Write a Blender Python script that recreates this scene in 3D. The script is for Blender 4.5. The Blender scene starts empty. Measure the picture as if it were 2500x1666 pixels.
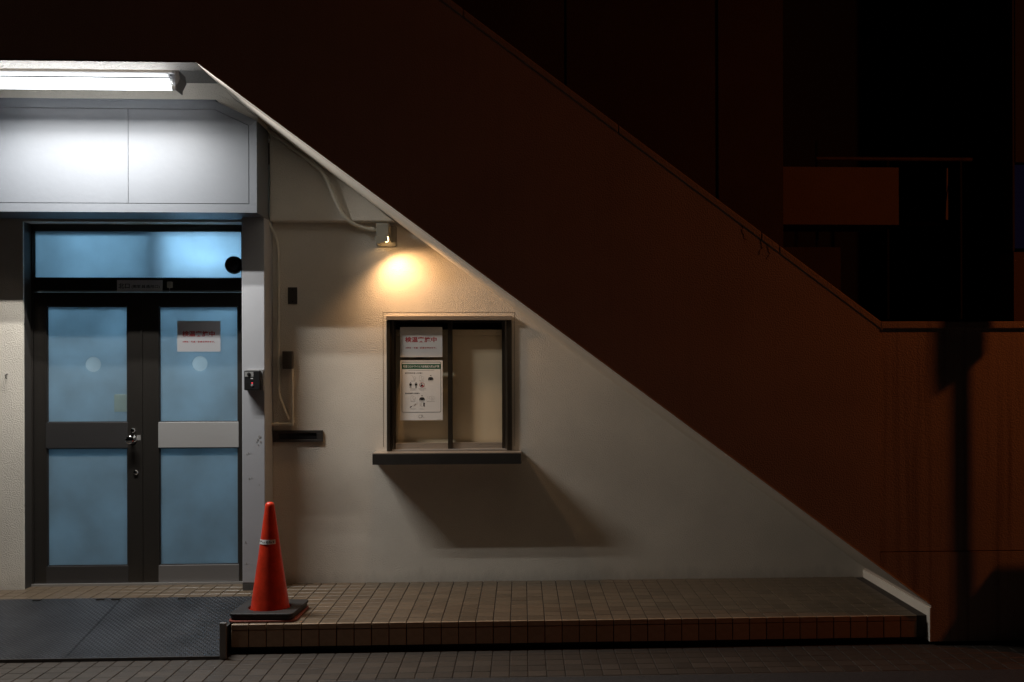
import bpy, bmesh, math, random
from mathutils import Matrix, Vector
random.seed(7)
S = bpy.context.scene
COL = S.collection
R = math.radians

# ------------------------------------------------------------------ camera, sky, exposure
cam_d = bpy.data.cameras.new('camera')
cam = bpy.data.objects.new('camera', cam_d); COL.objects.link(cam)
cam_d.sensor_width = 36; cam_d.lens = 34.99
cam_d.shift_x = -.0531; cam_d.shift_y = .0304
cam_d.clip_start = .05; cam_d.clip_end = 300
cam.matrix_world = Matrix.Translation((-.1304, -6.893, 1.4412)) @ Matrix.Rotation(-.04485, 4, 'Z') @ Matrix.Rotation(R(90), 4, 'X') @ Matrix.Rotation(-.00269, 4, 'Z')
S.camera = cam

W = bpy.data.worlds.new('World'); S.world = W; W.use_nodes = True
wn = W.node_tree.nodes; wl = W.node_tree.links
bg = wn['Background']
sky = wn.new('ShaderNodeTexSky'); sky.sky_type = 'NISHITA'; sky.sun_disc = False
sky.sun_elevation = R(-4); sky.sun_rotation = R(200)
wl.new(sky.outputs[0], bg.inputs[0]); bg.inputs[1].default_value = .0035     # deep night: the sky is all but gone

S.view_settings.view_transform = 'Standard'; S.view_settings.look = 'None'
S.view_settings.exposure = 0; S.view_settings.gamma = 1; S.view_settings.use_curve_mapping = False
S.cycles.use_denoising = True
S.cycles.max_bounces = 8; S.cycles.transparent_max_bounces = 12
S.cycles.sample_clamp_indirect = 4

# ------------------------------------------------------------------ materials
MATS = {}
def new_mat(name):
    m = bpy.data.materials.new(name); m.use_nodes = True
    MATS[name] = m
    return m, m.node_tree.nodes, m.node_tree.links, m.node_tree.nodes['Principled BSDF']

def mat(name, col, rough=.6, metal=0, spec=.5, noise=None, bump=None, randomise=0, emit=None, strength=0):
    """noise=(scale, amount, detail): colour mottling; bump=(scale, distance, detail): fine relief"""
    m, n, l, b = new_mat(name)
    b.inputs['Base Color'].default_value = (*col, 1)
    b.inputs['Roughness'].default_value = rough; b.inputs['Metallic'].default_value = metal
    b.inputs['Specular IOR Level'].default_value = spec
    tc = n.new('ShaderNodeTexCoord')
    last = None
    if noise:
        t = n.new('ShaderNodeTexNoise'); t.inputs['Scale'].default_value = noise[0]; t.inputs['Detail'].default_value = noise[2] if len(noise) > 2 else 5
        t.inputs['Roughness'].default_value = .65
        l.new(tc.outputs['Object'], t.inputs['Vector'])
        mr = n.new('ShaderNodeMapRange'); mr.inputs[1].default_value = .3; mr.inputs[2].default_value = .7
        mr.inputs[3].default_value = 1 - noise[1]; mr.inputs[4].default_value = 1 + noise[1] * .5
        l.new(t.outputs['Fac'], mr.inputs[0])
        mx = n.new('ShaderNodeMix'); mx.data_type = 'RGBA'; mx.blend_type = 'MULTIPLY'; mx.inputs[0].default_value = 1
        mx.inputs[6].default_value = (*col, 1); l.new(mr.outputs[0], mx.inputs[7])
        last = mx.outputs[2]
    if randomise:
        oi = n.new('ShaderNodeObjectInfo')
        mr2 = n.new('ShaderNodeMapRange'); mr2.inputs[3].default_value = 1 - randomise; mr2.inputs[4].default_value = 1 + randomise
        l.new(oi.outputs['Random'], mr2.inputs[0])
        mx2 = n.new('ShaderNodeMix'); mx2.data_type = 'RGBA'; mx2.blend_type = 'MULTIPLY'; mx2.inputs[0].default_value = 1
        if last: l.new(last, mx2.inputs[6])
        else: mx2.inputs[6].default_value = (*col, 1)
        l.new(mr2.outputs[0], mx2.inputs[7]); last = mx2.outputs[2]
    if last: l.new(last, b.inputs['Base Color'])
    if bump:
        t2 = n.new('ShaderNodeTexNoise'); t2.inputs['Scale'].default_value = bump[0]; t2.inputs['Detail'].default_value = bump[2] if len(bump) > 2 else 3
        l.new(tc.outputs['Object'], t2.inputs['Vector'])
        bp = n.new('ShaderNodeBump'); bp.inputs['Distance'].default_value = bump[1]; bp.inputs['Strength'].default_value = 1
        l.new(t2.outputs['Fac'], bp.inputs['Height']); l.new(bp.outputs[0], b.inputs['Normal'])
    if emit:
        b.inputs['Emission Color'].default_value = (*emit, 1); b.inputs['Emission Strength'].default_value = strength
    return m

def stucco(name, col, size=70, dist=.004, streaks=0, splash=None):
    m, n, l, b = new_mat(name)
    b.inputs['Roughness'].default_value = .75; b.inputs['Specular IOR Level'].default_value = .35
    tc = n.new('ShaderNodeTexCoord')
    big = n.new('ShaderNodeTexNoise'); big.inputs['Scale'].default_value = 1.7; big.inputs['Detail'].default_value = 7; big.inputs['Roughness'].default_value = .6
    l.new(tc.outputs['Object'], big.inputs['Vector'])
    mr = n.new('ShaderNodeMapRange'); mr.inputs[1].default_value = .3; mr.inputs[2].default_value = .72; mr.inputs[3].default_value = .86; mr.inputs[4].default_value = 1.04
    l.new(big.outputs['Fac'], mr.inputs[0])
    mx = n.new('ShaderNodeMix'); mx.data_type = 'RGBA'; mx.blend_type = 'MULTIPLY'; mx.inputs[0].default_value = 1
    mx.inputs[6].default_value = (*col, 1); l.new(mr.outputs[0], mx.inputs[7])
    out = mx.outputs[2]
    if streaks:
        mp = n.new('ShaderNodeMapping'); mp.inputs['Scale'].default_value = (22, 1, .55)
        l.new(tc.outputs['Object'], mp.inputs[0])
        st = n.new('ShaderNodeTexNoise'); st.inputs['Scale'].default_value = 1; st.inputs['Detail'].default_value = 3
        l.new(mp.outputs[0], st.inputs['Vector'])
        m3 = n.new('ShaderNodeMapRange'); m3.inputs[1].default_value = .5; m3.inputs[2].default_value = .72; m3.inputs[3].default_value = 1; m3.inputs[4].default_value = 1 - streaks
        l.new(st.outputs['Fac'], m3.inputs[0])
        mx3 = n.new('ShaderNodeMix'); mx3.data_type = 'RGBA'; mx3.blend_type = 'MULTIPLY'; mx3.inputs[0].default_value = 1
        l.new(out, mx3.inputs[6]); l.new(m3.outputs[0], mx3.inputs[7]); out = mx3.outputs[2]
    if splash is not None:      # a ragged dirt line thrown up from the floor by rain
        sp_ = n.new('ShaderNodeSeparateXYZ'); l.new(tc.outputs['Object'], sp_.inputs[0])
        mp2 = n.new('ShaderNodeMapping'); mp2.inputs['Scale'].default_value = (9, 1, 3); l.new(tc.outputs['Object'], mp2.inputs[0])
        n2 = n.new('ShaderNodeTexNoise'); n2.inputs['Scale'].default_value = 1; n2.inputs['Detail'].default_value = 8; n2.inputs['Roughness'].default_value = .7; l.new(mp2.outputs[0], n2.inputs['Vector'])
        hh = n.new('ShaderNodeMath'); hh.operation = 'MULTIPLY_ADD'; l.new(n2.outputs['Fac'], hh.inputs[0]); hh.inputs[1].default_value = -.22; l.new(sp_.outputs[2], hh.inputs[2])
        m5 = n.new('ShaderNodeMapRange'); m5.inputs[1].default_value = splash - .10; m5.inputs[2].default_value = splash - .03; m5.inputs[3].default_value = .84; m5.inputs[4].default_value = 1
        l.new(hh.outputs[0], m5.inputs[0])
        mx5 = n.new('ShaderNodeMix'); mx5.data_type = 'RGBA'; mx5.blend_type = 'MULTIPLY'; mx5.inputs[0].default_value = 1
        l.new(out, mx5.inputs[6]); l.new(m5.outputs[0], mx5.inputs[7]); out = mx5.outputs[2]
    l.new(out, b.inputs['Base Color'])
    f = n.new('ShaderNodeTexNoise'); f.inputs['Scale'].default_value = size; f.inputs['Detail'].default_value = 2.5; f.inputs['Roughness'].default_value = .55
    l.new(tc.outputs['Object'], f.inputs['Vector'])
    rp = n.new('ShaderNodeMapRange'); rp.interpolation_type = 'SMOOTHSTEP'; rp.inputs[1].default_value = .36; rp.inputs[2].default_value = .64
    l.new(f.outputs['Fac'], rp.inputs[0])
    bp = n.new('ShaderNodeBump'); bp.inputs['Distance'].default_value = dist; bp.inputs['Strength'].default_value = 1
    l.new(rp.outputs[0], bp.inputs['Height']); l.new(bp.outputs[0], b.inputs['Normal'])
    return m

def brushed(name, col, rough, axis=2, metal=1.0):
    m, n, l, b = new_mat(name)
    b.inputs['Base Color'].default_value = (*col, 1); b.inputs['Metallic'].default_value = metal
    tc = n.new('ShaderNodeTexCoord'); mp = n.new('ShaderNodeMapping')
    sc = [4, 4, 4]; 
    for k in range(3):
        if k != axis: sc[k] = 260
    mp.inputs['Scale'].default_value = sc
    l.new(tc.outputs['Object'], mp.inputs[0])
    t = n.new('ShaderNodeTexNoise'); t.inputs['Scale'].default_value = 1; t.inputs['Detail'].default_value = 3
    l.new(mp.outputs[0], t.inputs['Vector'])
    mr = n.new('ShaderNodeMapRange'); mr.inputs[3].default_value = rough - .1; mr.inputs[4].default_value = rough + .14
    l.new(t.outputs['Fac'], mr.inputs[0]); l.new(mr.outputs[0], b.inputs['Roughness'])
    bp = n.new('ShaderNodeBump'); bp.inputs['Distance'].default_value = .0004; bp.inputs['Strength'].default_value = .6
    l.new(t.outputs['Fac'], bp.inputs['Height']); l.new(bp.outputs[0], b.inputs['Normal'])
    return m

STUCCO = stucco('white_stucco', (.79, .73, .635), size=140, dist=.0015, splash=0.0)
STUCCO_S = stucco('smooth_painted_concrete', (.78, .72, .62), size=70, dist=.001)
CONC = stucco('bare_concrete_edge', (.25, .25, .245), size=80, dist=.0018)
STUCCO_P = stucco('weathered_parapet_render', (.50, .42, .35), size=120, dist=.0016, streaks=.04)
STUCCO_R = stucco('streaked_parapet_render', (.50, .42, .35), size=120, dist=.0016, streaks=.34)
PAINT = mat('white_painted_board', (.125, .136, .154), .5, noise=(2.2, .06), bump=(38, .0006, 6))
PAINT_G = mat('pillar_paint', (.47, .48, .51), .5, noise=(3, .06), bump=(30, .0005, 5))
CHIP = mat('bare_grey_filler', (.30, .29, .28), .8)
GAP = mat('dark_joint', (.012, .011, .01), .9)
BRONZE = brushed('dark_steel', (.08, .072, .064), .33, axis=2, metal=.75)
STEEL_H = brushed('brushed_steel_horizontal', (.55, .53, .51), .36, axis=0, metal=.7)
STEEL_R = brushed('door_rail_bright_reflection', (.50, .49, .48), .5, axis=0, metal=.5)  # right door rail: its brighter reflection put into the steel colour
STEEL_HD = brushed('dull_steel_dim_reflection', (.11, .105, .105), .45, axis=0, metal=.8)  # dull steel; on the left door rails a dim reflection put into the colour
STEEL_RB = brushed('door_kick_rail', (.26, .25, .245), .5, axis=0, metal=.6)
STEEL_W = brushed('window_steel', (.60, .52, .44), .30, axis=0, metal=.72)
BRONZE_W = brushed('dark_window_steel', (.055, .045, .034), .3, axis=2, metal=.6)
LAMPM = mat('lamp_casing', (.27, .25, .20), .5, noise=(12, .1))
STEEL_V = brushed('brushed_steel_vertical', (.30, .27, .24), .30, axis=2)
CHROME = mat('chrome', (.75, .74, .73), .12, 1)
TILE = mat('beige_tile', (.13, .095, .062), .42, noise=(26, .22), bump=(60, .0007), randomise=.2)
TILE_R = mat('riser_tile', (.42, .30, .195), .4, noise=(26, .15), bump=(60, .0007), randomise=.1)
PAVE = mat('pavement_tile', (.062, .050, .040), .55, noise=(24, .2), bump=(60, .001), randomise=.26)
GROUT = mat('dark_grout', (.045, .034, .026), .9, noise=(30, .3))
ASPHALT = mat('asphalt', (.045, .045, .047), .85, noise=(60, .4), bump=(160, .004))
RED = mat('red_plastic', (.78, .045, .014), .38, noise=(9, .34, 8), bump=(14, .0012))
RED_D = mat('worn_red_plastic', (.24, .05, .03), .5, noise=(9, .3))
RUBBER = mat('black_rubber', (.022, .021, .021), .55, noise=(14, .3), bump=(90, .0006))
BLACK = mat('black_plastic', (.016, .016, .017), .38)
GREYP = mat('grey_plastic', (.30, .30, .30), .45)
DKGREY = mat('dark_grey_metal_plate', (.06, .053, .048), .5, .3)
CONDUIT = mat('painted_conduit', (.72, .68, .58), .5, noise=(8, .12))
JBOX = mat('brown_box_plastic', (.07, .055, .042), .55)
PAPER = mat('white_paper', (.78, .77, .75), .5, noise=(6, .03))
PAPER_L = mat('laminated_paper', (.60, .60, .62), .25, spec=.5)
INK_R = mat('red_ink', (.45, .03, .035), .5)
INK_K = mat('black_ink', (.02, .02, .022), .5)
INK_G = mat('green_ink', (.015, .10, .05), .45)
INK_L = mat('grey_ink', (.34, .32, .30), .6)
PLATE = mat('grey_plate', (.55, .54, .54), .4)
CREAM = mat('cream_blind', (.86, .76, .58), .7, noise=(3, .05))
IWALL = mat('interior_wall', (.62, .64, .64), .8)
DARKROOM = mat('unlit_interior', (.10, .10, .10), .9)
BGWALL = stucco('background_wall', (.075, .06, .048), size=60, dist=.003)
BGBEAM = stucco('background_beam_wall', (.18, .135, .10), size=60, dist=.003)  # paler copy of the background wall, street light put into the colour
BGDARK = mat('background_dark', (.05, .05, .05), .8)
SOCKET = mat('lamp_holder_plastic', (.13, .13, .14), .45)
WHITE_M = mat('white_enamel', (.80, .80, .80), .35)
LED = mat('red_led', (.4, .02, .03), .4, emit=(1, .06, .08), strength=1.6)
TUBE = mat('fluorescent_tube', (.9, .9, .9), .3, emit=(.90, .95, 1.0), strength=3.8)
BULB = mat('warm_bulb', (.9, .8, .6), .4, emit=(1, .62, .28), strength=22)
BLUEWIN = mat('dim_blue_window', (.02, .03, .05), .2, emit=(.05, .2, 1.0), strength=.004)

def schlick(n, l, front_only=False):
    """reflectance of a glass face, the same from either side"""
    lw = n.new('ShaderNodeLayerWeight'); lw.inputs[0].default_value = .5
    pw = n.new('ShaderNodeMath'); pw.operation = 'POWER'; l.new(lw.outputs['Facing'], pw.inputs[0]); pw.inputs[1].default_value = 5
    ma = n.new('ShaderNodeMath'); ma.operation = 'MULTIPLY_ADD'; l.new(pw.outputs[0], ma.inputs[0]); ma.inputs[1].default_value = .55; ma.inputs[2].default_value = .04
    if not front_only: return ma.outputs[0]
    ge = n.new('ShaderNodeNewGeometry'); inv = n.new('ShaderNodeMath'); inv.operation = 'SUBTRACT'; inv.inputs[0].default_value = 1
    l.new(ge.outputs['Backfacing'], inv.inputs[1])
    mu = n.new('ShaderNodeMath'); mu.operation = 'MULTIPLY'; l.new(ma.outputs[0], mu.inputs[0]); l.new(inv.outputs[0], mu.inputs[1])
    return mu.outputs[0]
def frosted(name, tint, milk=.2):
    m, n, l, b = new_mat(name); n.remove(b)
    o = n['Material Output']
    tc = n.new('ShaderNodeTexCoord'); t = n.new('ShaderNodeTexNoise'); t.inputs['Scale'].default_value = 3.2; t.inputs['Detail'].default_value = 5
    l.new(tc.outputs['Object'], t.inputs['Vector'])
    mr = n.new('ShaderNodeMapRange'); mr.inputs[1].default_value = .3; mr.inputs[2].default_value = .7; mr.inputs[3].default_value = .74; mr.inputs[4].default_value = 1.0
    l.new(t.outputs['Fac'], mr.inputs[0])
    mx = n.new('ShaderNodeMix'); mx.data_type = 'RGBA'; mx.blend_type = 'MULTIPLY'; mx.inputs[0].default_value = 1; mx.inputs[6].default_value = (*tint, 1)
    l.new(mr.outputs[0], mx.inputs[7])
    tr = n.new('ShaderNodeBsdfTranslucent'); l.new(mx.outputs[2], tr.inputs[0])
    df = n.new('ShaderNodeBsdfDiffuse'); df.inputs[0].default_value = (.42, .50, .52, 1)
    gl = n.new('ShaderNodeBsdfGlossy'); gl.inputs['Roughness'].default_value = .18; gl.inputs[0].default_value = (1, 1, 1, 1)
    a1 = n.new('ShaderNodeMixShader'); a1.inputs[0].default_value = milk
    l.new(tr.outputs[0], a1.inputs[1]); l.new(df.outputs[0], a1.inputs[2])
    a2 = n.new('ShaderNodeMixShader'); l.new(schlick(n, l), a2.inputs[0]); l.new(a1.outputs[0], a2.inputs[1]); l.new(gl.outputs[0], a2.inputs[2])
    l.new(a2.outputs[0], o.inputs[0])
    return m
FROST = frosted('frosted_glass', (.66, .80, .91))
DISC = frosted('clear_film_disc', (.97, .98, 1.0), .04)

TAPE = frosted('old_yellowed_tape', (.90, .95, .86))
def clear_glass():
    m, n, l, b = new_mat('window_glass'); n.remove(b); o = n['Material Output']
    tr = n.new('ShaderNodeBsdfTransparent'); tr.inputs[0].default_value = (.96, .95, .93, 1)
    gl = n.new('ShaderNodeBsdfGlossy'); gl.inputs['Roughness'].default_value = .03
    a = n.new('ShaderNodeMixShader'); l.new(schlick(n, l, True), a.inputs[0]); l.new(tr.outputs[0], a.inputs[1]); l.new(gl.outputs[0], a.inputs[2])
    l.new(a.outputs[0], o.inputs[0]); return m
GLASS = clear_glass()

def checker_plate():
    m, n, l, b = new_mat('checker_plate_steel')
    b.inputs['Metallic'].default_value = .75; b.inputs['Roughness'].default_value = .42
    tc = n.new('ShaderNodeTexCoord'); sp = n.new('ShaderNodeSeparateXYZ'); l.new(tc.outputs['Object'], sp.inputs[0])
    def math_(op, a, v):
        k = n.new('ShaderNodeMath'); k.operation = op
        l.new(a, k.inputs[0])
        if isinstance(v, (int, float)): k.inputs[1].default_value = v
        elif v is not None: l.new(v, k.inputs[1])
        return k.outputs[0]
    p = 2 * math.pi / .034
    sx = math_('SINE', math_('MULTIPLY', sp.outputs[0], p), None); sy = math_('SINE', math_('MULTIPLY', sp.outputs[1], p), None)
    bumpv = math_('MAXIMUM', math_('MULTIPLY', sx, sy), 0)
    bp = n.new('ShaderNodeBump'); bp.inputs['Distance'].default_value = .006; bp.inputs['Strength'].default_value = 1
    l.new(bumpv, bp.inputs['Height']); l.new(bp.outputs[0], b.inputs['Normal'])
    ns = n.new('ShaderNodeTexNoise'); ns.inputs['Scale'].default_value = 5; ns.inputs['Detail'].default_value = 8
    l.new(tc.outputs['Object'], ns.inputs['Vector'])
    cr = n.new('ShaderNodeMapRange'); cr.inputs[1].default_value = .3; cr.inputs[2].default_value = .7; cr.inputs[3].default_value = .6; cr.inputs[4].default_value = 1.15
    l.new(ns.outputs['Fac'], cr.inputs[0])
    mx = n.new('ShaderNodeMix'); mx.data_type = 'RGBA'; mx.blend_type = 'MULTIPLY'; mx.inputs[0].default_value = 1; mx.inputs[6].default_value = (.062, .066, .075, 1)
    l.new(cr.outputs[0], mx.inputs[7]); l.new(mx.outputs[2], b.inputs['Base Color'])
    return m
CHECKER = checker_plate()

# ------------------------------------------------------------------ geometry helpers
class MB:
    def __init__(s): s.v = []; s.f = []
    def add(s, vs, fs):
        o = len(s.v); s.v += [tuple(p) for p in vs]; s.f += [tuple(i + o for i in q) for q in fs]; return s
    def box(s, x0, x1, y0, y1, z0, z1):
        return s.add([(x0,y0,z0),(x1,y0,z0),(x1,y1,z0),(x0,y1,z0),(x0,y0,z1),(x1,y0,z1),(x1,y1,z1),(x0,y1,z1)],
                     [(0,3,2,1),(4,5,6,7),(0,1,5,4),(1,2,6,5),(2,3,7,6),(3,0,4,7)])
    def prism(s, poly, y0, y1):
        """poly of (x,z), clockwise or not, extruded along y"""
        a = sum(poly[i][0]*poly[(i+1)%len(poly)][1] - poly[(i+1)%len(poly)][0]*poly[i][1] for i in range(len(poly)))
        if a < 0: poly = poly[::-1]
        n = len(poly)
        vs = [(x, y0, z) for x, z in poly] + [(x, y1, z) for x, z in poly]
        return s.add(vs, [tuple(range(n)), tuple(range(2*n-1, n-1, -1))] + [(i, i+n, (i+1)%n+n, (i+1)%n) for i in range(n)])
    def prism_z(s, poly, z0, z1):
        a = sum(poly[i][0]*poly[(i+1)%len(poly)][1] - poly[(i+1)%len(poly)][0]*poly[i][1] for i in range(len(poly)))
        if a < 0: poly = poly[::-1]
        n = len(poly)
        vs = [(x, y, z0) for x, y in poly] + [(x, y, z1) for x, y in poly]
        return s.add(vs, [tuple(range(n-1, -1, -1)), tuple(range(n, 2*n))] + [(i, (i+1)%n, (i+1)%n+n, i+n) for i in range(n)])
    def prism_x(s, poly, x0, x1):
        n = len(poly)
        vs = [(x0, y, z) for y, z in poly] + [(x1, y, z) for y, z in poly]
        return s.add(vs, [tuple(range(n)), tuple(range(2*n-1, n-1, -1))] + [(i, i+n, (i+1)%n+n, (i+1)%n) for i in range(n)])
    def tube(s, pts, r, seg=12, caps=True):
        pts = [Vector(p) for p in pts]; n = len(pts); vs = []; fs = []
        up = Vector((0, 1, 0))
        for i, p in enumerate(pts):
            t = (pts[min(i+1, n-1)] - pts[max(i-1, 0)]).normalized()
            a = t.cross(up)
            if a.length < 1e-3: a = t.cross(Vector((1, 0, 0)))
            a.normalize(); b = t.cross(a)
            for k in range(seg):
                w = 2*math.pi*k/seg
                vs.append(p + (a*math.cos(w) + b*math.sin(w))*r)
        for i in range(n-1):
            for k in range(seg):
                fs.append((i*seg+k, i*seg+(k+1)%seg, (i+1)*seg+(k+1)%seg, (i+1)*seg+k))
        if caps: fs += [tuple(range(seg-1, -1, -1)), tuple(range((n-1)*seg, n*seg))]
        return s.add(vs, fs)
    def lathe(s, prof, c, axis='z', seg=32):
        """prof: (radius, height) list round an axis through c"""
        vs = []; fs = []; n = len(prof)
        for r, h in prof:
            for k in range(seg):
                w = 2*math.pi*k/seg; x, y = r*math.cos(w), r*math.sin(w)
                vs.append((c[0]+x, c[1]+y, c[2]+h) if axis == 'z' else (c[0]+x, c[1]-h, c[2]+y))
        for i in range(n-1):
            for k in range(seg):
                fs.append((i*seg+k, i*seg+(k+1)%seg, (i+1)*seg+(k+1)%seg, (i+1)*seg+k))
        fs += [tuple(range(seg-1, -1, -1)), tuple(range((n-1)*seg, n*seg))]
        return s.add(vs, fs)
    def disc(s, x, z, y, r, seg=40, t=.0008):
        return s.prism([(x + r*math.cos(2*math.pi*k/seg), z + r*math.sin(2*math.pi*k/seg)) for k in range(seg)], y - t, y)
    def stroke(s, pts, w, y, t=.0003):
        """a flat printed line through (x,z) points"""
        for (x0, z0), (x1, z1) in zip(pts, pts[1:]):
            dx, dz = x1-x0, z1-z0; L = math.hypot(dx, dz) or 1e-6
            nx, nz = -dz/L*w/2, dx/L*w/2; ex, ez = dx/L*w*.3, dz/L*w*.3
            s.add([(x0+nx-ex, y-t, z0+nz-ez), (x0-nx-ex, y-t, z0-nz-ez), (x1-nx+ex, y-t, z1-nz+ez), (x1+nx+ex, y-t, z1+nz+ez)], [(0, 1, 2, 3)])
        return s
    def flat(s, poly, y):
        a = sum(poly[i][0]*poly[(i+1)%len(poly)][1] - poly[(i+1)%len(poly)][0]*poly[i][1] for i in range(len(poly)))
        if a < 0: poly = poly[::-1]
        return s.add([(x, y, z) for x, z in poly], [tuple(range(len(poly)))])

ORIG = {}
def put(name, mb, m, parent=None, bevel=0, smooth=False, seg=2, origin=None):
    o0 = Vector(origin) if origin else (ORIG.get(parent.name, Vector((0, 0, 0))) if parent else Vector((0, 0, 0)))
    me = bpy.data.meshes.new(name)
    me.from_pydata([Vector(p) - o0 for p in mb.v], [], mb.f); me.validate()
    bm = bmesh.new(); bm.from_mesh(me); bmesh.ops.recalc_face_normals(bm, faces=bm.faces); bm.to_mesh(me); bm.free()
    me.materials.append(m)
    o = bpy.data.objects.new(name, me); COL.objects.link(o)
    if parent:
        o.parent = parent
        o.location = o0 - ORIG.get(parent.name, Vector((0, 0, 0)))
    else: o.location = o0
    ORIG[o.name] = o0.copy()
    if smooth:
        for p in me.polygons: p.use_smooth = True
        me.set_sharp_from_angle(angle=R(35))
    if bevel:
        b = o.modifiers.new('bevel', 'BEVEL'); b.width = bevel; b.segments = seg; b.limit_method = 'ANGLE'; b.angle_limit = R(40)
    return o
def put_flat(name, mb, m, parent):
    """printed matter: open faces that look towards the street (-y)"""
    o0 = ORIG.get(parent.name, Vector((0, 0, 0)))
    me = bpy.data.meshes.new(name); me.from_pydata([Vector(p) - o0 for p in mb.v], [], mb.f); me.validate(); me.materials.append(m)
    o = bpy.data.objects.new(name, me); COL.objects.link(o); o.parent = parent; ORIG[o.name] = o0.copy()
    return o
def thing(name, label, cat, loc, group=None):
    e = bpy.data.objects.new(name, None); COL.objects.link(e); e.location = loc; e.empty_display_size = .1
    ORIG[e.name] = Vector(loc); return tag(e, label, cat, group)
def tag(o, label, cat, group=None):
    o['label'] = label; o['category'] = cat
    if group: o['group'] = group
    return o
def kind(o, k): o['kind'] = k; return o

def text(name, body, x0, x1, zc, y, m, parent, height=None, bold=.0):
    c = bpy.data.curves.new(name, 'FONT'); c.body = body; c.size = 1; c.offset = bold; c.resolution_u = 3
    t = bpy.data.objects.new('tmp', c); COL.objects.link(t)
    bpy.context.view_layer.update()
    me = bpy.data.meshes.new_from_object(t.evaluated_get(bpy.context.evaluated_depsgraph_get()))
    bpy.data.objects.remove(t)
    xs = [v.co.x for v in me.vertices]; ys = [v.co.y for v in me.vertices]
    sx = (x1 - x0) / (max(xs) - min(xs)); sz = (height / (max(ys) - min(ys))) if height else sx
    o0 = ORIG.get(parent.name, Vector((0, 0, 0)))
    for v in me.vertices:
        v.co = Vector((x0 + (v.co.x - min(xs))*sx, y, zc + (v.co.y - (max(ys)+min(ys))/2)*sz)) - o0
    me.materials.clear(); me.materials.append(m); me.name = name
    o = bpy.data.objects.new(name, me); COL.objects.link(o); o.parent = parent; ORIG[o.name] = o0.copy()
    return o

def area(name, loc, rot_to, sx, sy, e, col, parent):
    d = bpy.data.lights.new(name, 'AREA'); d.shape = 'RECTANGLE'; d.size = sx; d.size_y = sy; d.energy = e; d.color = col
    o = bpy.data.objects.new(name, d); COL.objects.link(o); o.parent = parent; o.location = Vector(loc) - ORIG[parent.name]
    o.rotation_euler = Vector(rot_to).to_track_quat('-Z', 'Y').to_euler(); return o
# ------------------------------------------------------------------ the setting: ground, pavement, platform
SL = -.7402                                     # fall of the stair
def soffit(x): return 3.208 + SL*(x + 1.977)     # underside of the stair, front edge
g = MB().add([(-90,-90,-.20),(90,-90,-.20),(90,90,-.20),(-90,90,-.20)], [(0,1,2,3)])
kind(put('ground', g, ASPHALT), 'structure')
kerb = [(60,-1.66),(-.85,-1.655),(-1.15,-1.67),(-1.36,-1.71),(-1.53,-1.76),(-1.75,-1.86),(-2.0,-2.0),(-2.4,-2.25),(-3.0,-2.6),(-4.0,-3.0),(-60,-3.2)]
road = MB().prism_z(kerb + [(-60,-45),(60,-45)], -.19, -.163)
kind(put('road', road, ASPHALT), 'structure')
def kerb_y(x):
    for (xa, ya), (xb, yb) in zip(kerb, kerb[1:]):
        if xb <= x <= xa: return yb + (ya-yb)*(x-xb)/(xa-xb)
    return -1.6

def tile_mesh(name, sx, sy, sz, m, ch=.002):
    """a tile lying flat with its upper edges broken; origin at the middle of its top"""
    hx, hy = sx/2, sy/2
    mb = MB().add([(-hx,-hy,-sz),(hx,-hy,-sz),(hx,hy,-sz),(-hx,hy,-sz),
                   (-hx,-hy,-ch),(hx,-hy,-ch),(hx,hy,-ch),(-hx,hy,-ch),
                   (-hx+ch,-hy+ch,0),(hx-ch,-hy+ch,0),(hx-ch,hy-ch,0),(-hx+ch,hy-ch,0)],
                  [(0,1,5,4),(1,2,6,5),(2,3,7,6),(3,0,4,7),(4,5,9,8),(5,6,10,9),(6,7,11,10),(7,4,8,11),(8,9,10,11)])
    me = bpy.data.meshes.new(name); me.from_pydata(mb.v, [], mb.f); me.materials.append(m); return me
def lay(name, spots, me, parent, limit=300):
    """spots: (x,y,z,rotation) nearest first; the first ones as objects, the rest as one mesh"""
    for x, y, z, rx in spots[:limit]:
        o = bpy.data.objects.new(name, me); COL.objects.link(o); o.parent = parent
        o.location = (x, y, z + random.uniform(-.0006, .0004))
        o.rotation_euler = (rx + R(random.uniform(-.35, .35)), R(random.uniform(-.35, .35)), R(random.uniform(-.25, .25)))
    rest = spots[limit:]
    if rest:
        bm = bmesh.new()
        for x, y, z, rx in rest:
            t = bmesh.new(); t.from_mesh(me)
            t.transform(Matrix.Translation((x, y, z + random.uniform(-.0006, .0004))) @ Matrix.Rotation(rx + R(random.uniform(-.4, .4)), 4, 'X') @ Matrix.Rotation(R(random.uniform(-.4, .4)), 4, 'Y'))
            tm = bpy.data.meshes.new('t'); t.to_mesh(tm); t.free(); bm.from_mesh(tm); bpy.data.meshes.remove(tm)
        m2 = bpy.data.meshes.new(name + '_field'); bm.to_mesh(m2); bm.free(); m2.materials.append(me.materials[0])
        o = bpy.data.objects.new(name + '_field', m2); COL.objects.link(o); o.parent = parent; kind(o, 'stuff')

CX, CY = -.13, -6.893
near = lambda p: (p[0]-CX)**2*.25 + (p[1]-CY)**2
# pavement
pv = MB().prism_z([(5.2,-1.09),(5.2,-1.7)] + [(x, y-.05) for x, y in kerb[1:9]] + [(-4.9,-3.1),(-4.9,-1.09)], -.19, -.1745)
pavement = kind(put('pavement', pv, GROUT), 'structure')
me = tile_mesh('paving_tile', .0945, .0945, .01, PAVE)
sp = []
for i in range(-47, 50):
    for j in range(0, 18):
        x, y = i*.1 + .05, -1.168 - j*.1
        if y < kerb_y(x) - .03: continue
        sp.append((x, y, -.1695, 0))
sp.sort(key=lambda p: (abs(p[0] - .0) > 3.2, near(p)))
lay('paving_tile', sp, me, pavement)
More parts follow.
